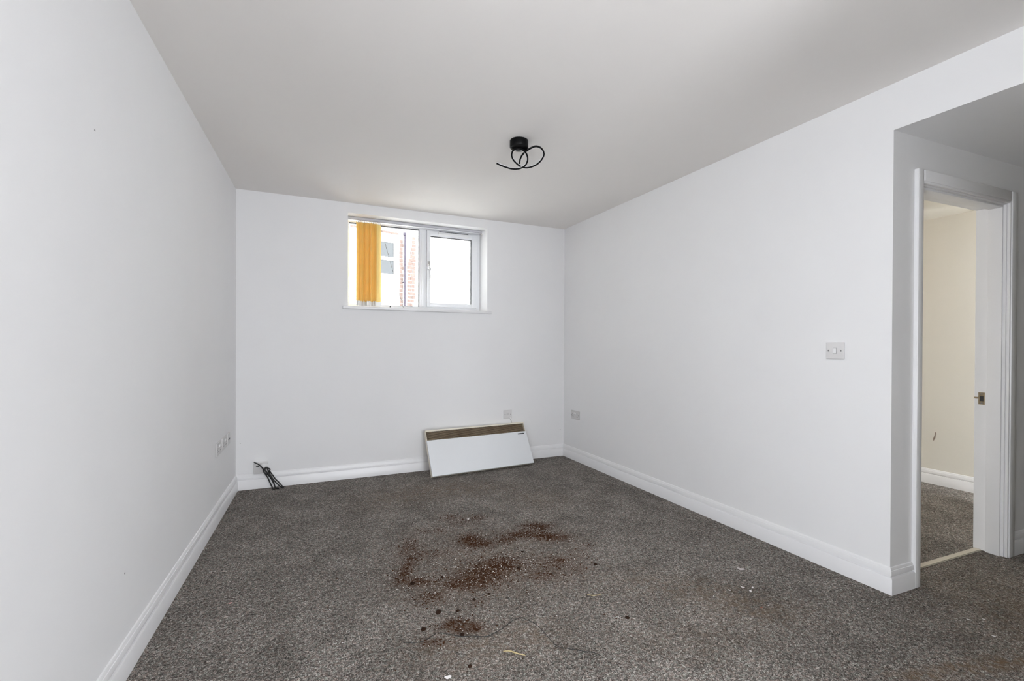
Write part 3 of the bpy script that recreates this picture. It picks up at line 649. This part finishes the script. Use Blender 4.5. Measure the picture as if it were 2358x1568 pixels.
def clod(x, y, r, label, m=M_CLOD, sq=.55, name='soil_clod', cat='clod', group='loose soil clods around the spill', st=1.0, ang=0.0):
    bm = bmesh.new(); bmesh.ops.create_icosphere(bm, subdivisions=2, radius=r)
    sd = random.uniform(0, 50)
    for v in bm.verts:
        k = 1+.45*noise.noise(v.co/r*1.1+Vector((sd, 0, 0))); v.co = Vector((v.co.x*k*st, v.co.y*k, max(v.co.z*k*sq, -r*.3)))
    bmesh.ops.rotate(bm, verts=bm.verts, cent=(0, 0, 0), matrix=Matrix.Rotation(ang, 3, 'Z'))
    return tag(fin(bm, name, m, None, T((x, y, r*.28)), 50), label, cat, group)
CL_ = [(1.413, 2.0076, .010, 'black clod lying alone right of the soil spill'), (1.2611, 1.5552, .009, 'dark brown clod lying alone towards the right foreground'),
       (.4473, 1.834, .012, 'dark clod at the lower left tip of the soil spill'), (.5492, 1.5532, .009, 'dark clod alone in the foreground below the thread'),
       (1.0238, 2.1358, .012, 'brown clod in the middle right of the soil spill'), (.7905, 1.9721, .009, 'small clod below the centre of the spill, rightmost of three'),
       (.7114, 1.9558, .008, 'small clod below the centre of the spill, leftmost of two close together'), (.6154, 1.9019, .009, 'brown clod just above the lowest soil patch'),
       (.5357, 1.9236, .014, 'large dark clod on the lower left edge of the spill'), (.5813, 1.7338, .011, 'dark clod under the lowest soil patch touching the thread'),
       (.4843, 2.2075, .012, 'dark clod on the left rim of the soil spill'), (1.1235, 2.2993, .009, 'brown clod below the upper right soil patch'), (.6337, 2.2133, .008, 'dark clod in the bare left centre of the spill')]
for x, y, r, l in CL_: clod(x, y, r*.82, l, st=random.uniform(1, 1.35), ang=random.uniform(-.5, .5))
def flake(x, y, sx, sy, ang, label, m=M_FLAKE, name='paint_flake', cat='flake', lift=.004, curl=.3):
    bm = bmesh.new(); nx_, ny_ = 6, 4; g = []
    for top in (1, 0):
        for j in range(ny_+1):
            for i in range(nx_+1):
                u = i/nx_*2-1; v = j/ny_*2-1
                k = math.sqrt(max(0, 1-.55*v*v)) ; kk = math.sqrt(max(0, 1-.45*u*u))
                g.append(bm.verts.new((u*sx*k, v*sy*kk+.15*sy*math.sin(u*3), lift+curl*sy*u*u*.8+top*.0008)))
    w_ = nx_+1; h_ = (nx_+1)*(ny_+1)
    for j in range(ny_):
        for i in range(nx_):
            a = j*w_+i; bm.faces.new((g[a], g[a+1], g[a+w_+1], g[a+w_])); bm.faces.new((g[h_+a], g[h_+a+w_], g[h_+a+w_+1], g[h_+a+1]))
    rim = [i for i in range(w_)]+[j*w_+nx_ for j in range(1, ny_+1)]+[ny_*w_+i for i in range(nx_-1, -1, -1)]+[j*w_ for j in range(ny_-1, 0, -1)]
    for a, b in zip(rim, rim[1:]+rim[:1]): bm.faces.new((g[a], g[a+h_], g[b+h_], g[b]))
    return tag(fin(bm, name, m, None, T((x, y, 0)) @ Matrix.Rotation(ang, 4, 'Z'), 50), label, cat, 'white flakes on the carpet' if m is M_FLAKE else None)
flake(.460, 1.5290, .0125, .0080, -YAW+.2, 'bright white paint flake at the bottom edge of the carpet')
flake(2.068, 1.6470, .0190, .0120, -YAW-.5, 'pale curled husk lying on the carpet near the right skirting', M_PETAL, 'seed_husk', 'husk', .005, .35)
flake(1.843, 1.5278, .0065, .0042, -1.0, 'white flake left of the small cluster near the right skirting')
flake(1.9235, 1.5213, .0095, .0038, -1.1, 'white elongated flake in the middle of the cluster near the right skirting')
flake(1.964, 1.4988, .0070, .0042, .4, 'white flake at the right of the cluster near the right skirting')
flake(1.9268, 1.4817, .0060, .0050, -.3, 'white flake nearest the camera in the cluster by the right skirting')
flake(1.0, 2.8727, .0075, .0080, 0, 'white flake alone at the top edge of the soil spill')
flake(2.5757, .9426, .0080, .0036, -1.2, 'white flake on the hall carpet closest to the nib corner')
flake(2.5202, .8474, .0070, .0036, -1.2, 'white flake on the carpet at the right edge, in front of the hall')
flake(2.6376, .9181, .0060, .0030, -1.2, 'white flake deeper in the hall opening')
flake(1.850, 1.368, .0075, .0040, -.3, 'rust red scrap on the carpet below the white flake cluster', mat('rust_scrap', (.30, .10, .05), .7, mottle=(100, (.2, .07, .04))), 'red_scrap', 'scrap')
flake(-.2968, 2.3712, .0070, .0055, .3, 'small pink scrap near the left skirting', M_PINK, 'pink_scrap', 'scrap')
bm = bmesh.new()
TH_ = [(0.3546, 1.7835), (0.3951, 1.7595), (0.4387, 1.7628), (0.4736, 1.7764), (0.5002, 1.7824), (0.5708, 1.7296), (0.6173, 1.7056), (0.6646, 1.6843), (0.7056, 1.6929), (0.7573, 1.71), (0.8035, 1.7378), (0.845, 1.7393), (0.8584, 1.7165), (0.8808, 1.68), (0.8857, 1.6208), (0.8878, 1.5602), (0.8946, 1.5145), (0.9218, 1.4857), (0.9709, 1.45), (0.9968, 1.4303), (1.0123, 1.4021)]
tube(bm, catmull([(x, y, .0035+.0015*math.sin(i*2.3)) for i, (x, y) in enumerate(TH_)], 6), .0011, 6)
tag(fin(bm, 'loose_thread', M_THREAD, None, None, 60), 'long dark thread curling across the foreground carpet', 'thread')
def straw(pts, r, label):
    bm = bmesh.new(); tube(bm, catmull([(x, y, .004) for x, y in pts], 5), lambda t: r*(1-.6*abs(2*t-1)), 6)
    tag(fin(bm, 'straw_bit', M_STRAW, None, None, 60), label, 'straw', 'straw bits on the carpet')
straw([(.690, 1.575), (.714, 1.565), (.735, 1.540), (.757, 1.520)], .0032, 'pale bent straw in the foreground below the thread')
straw([(1.205, 1.775), (1.225, 1.757), (1.262, 1.748)], .0026, 'pale straw bit on the carpet right of the soil spill')
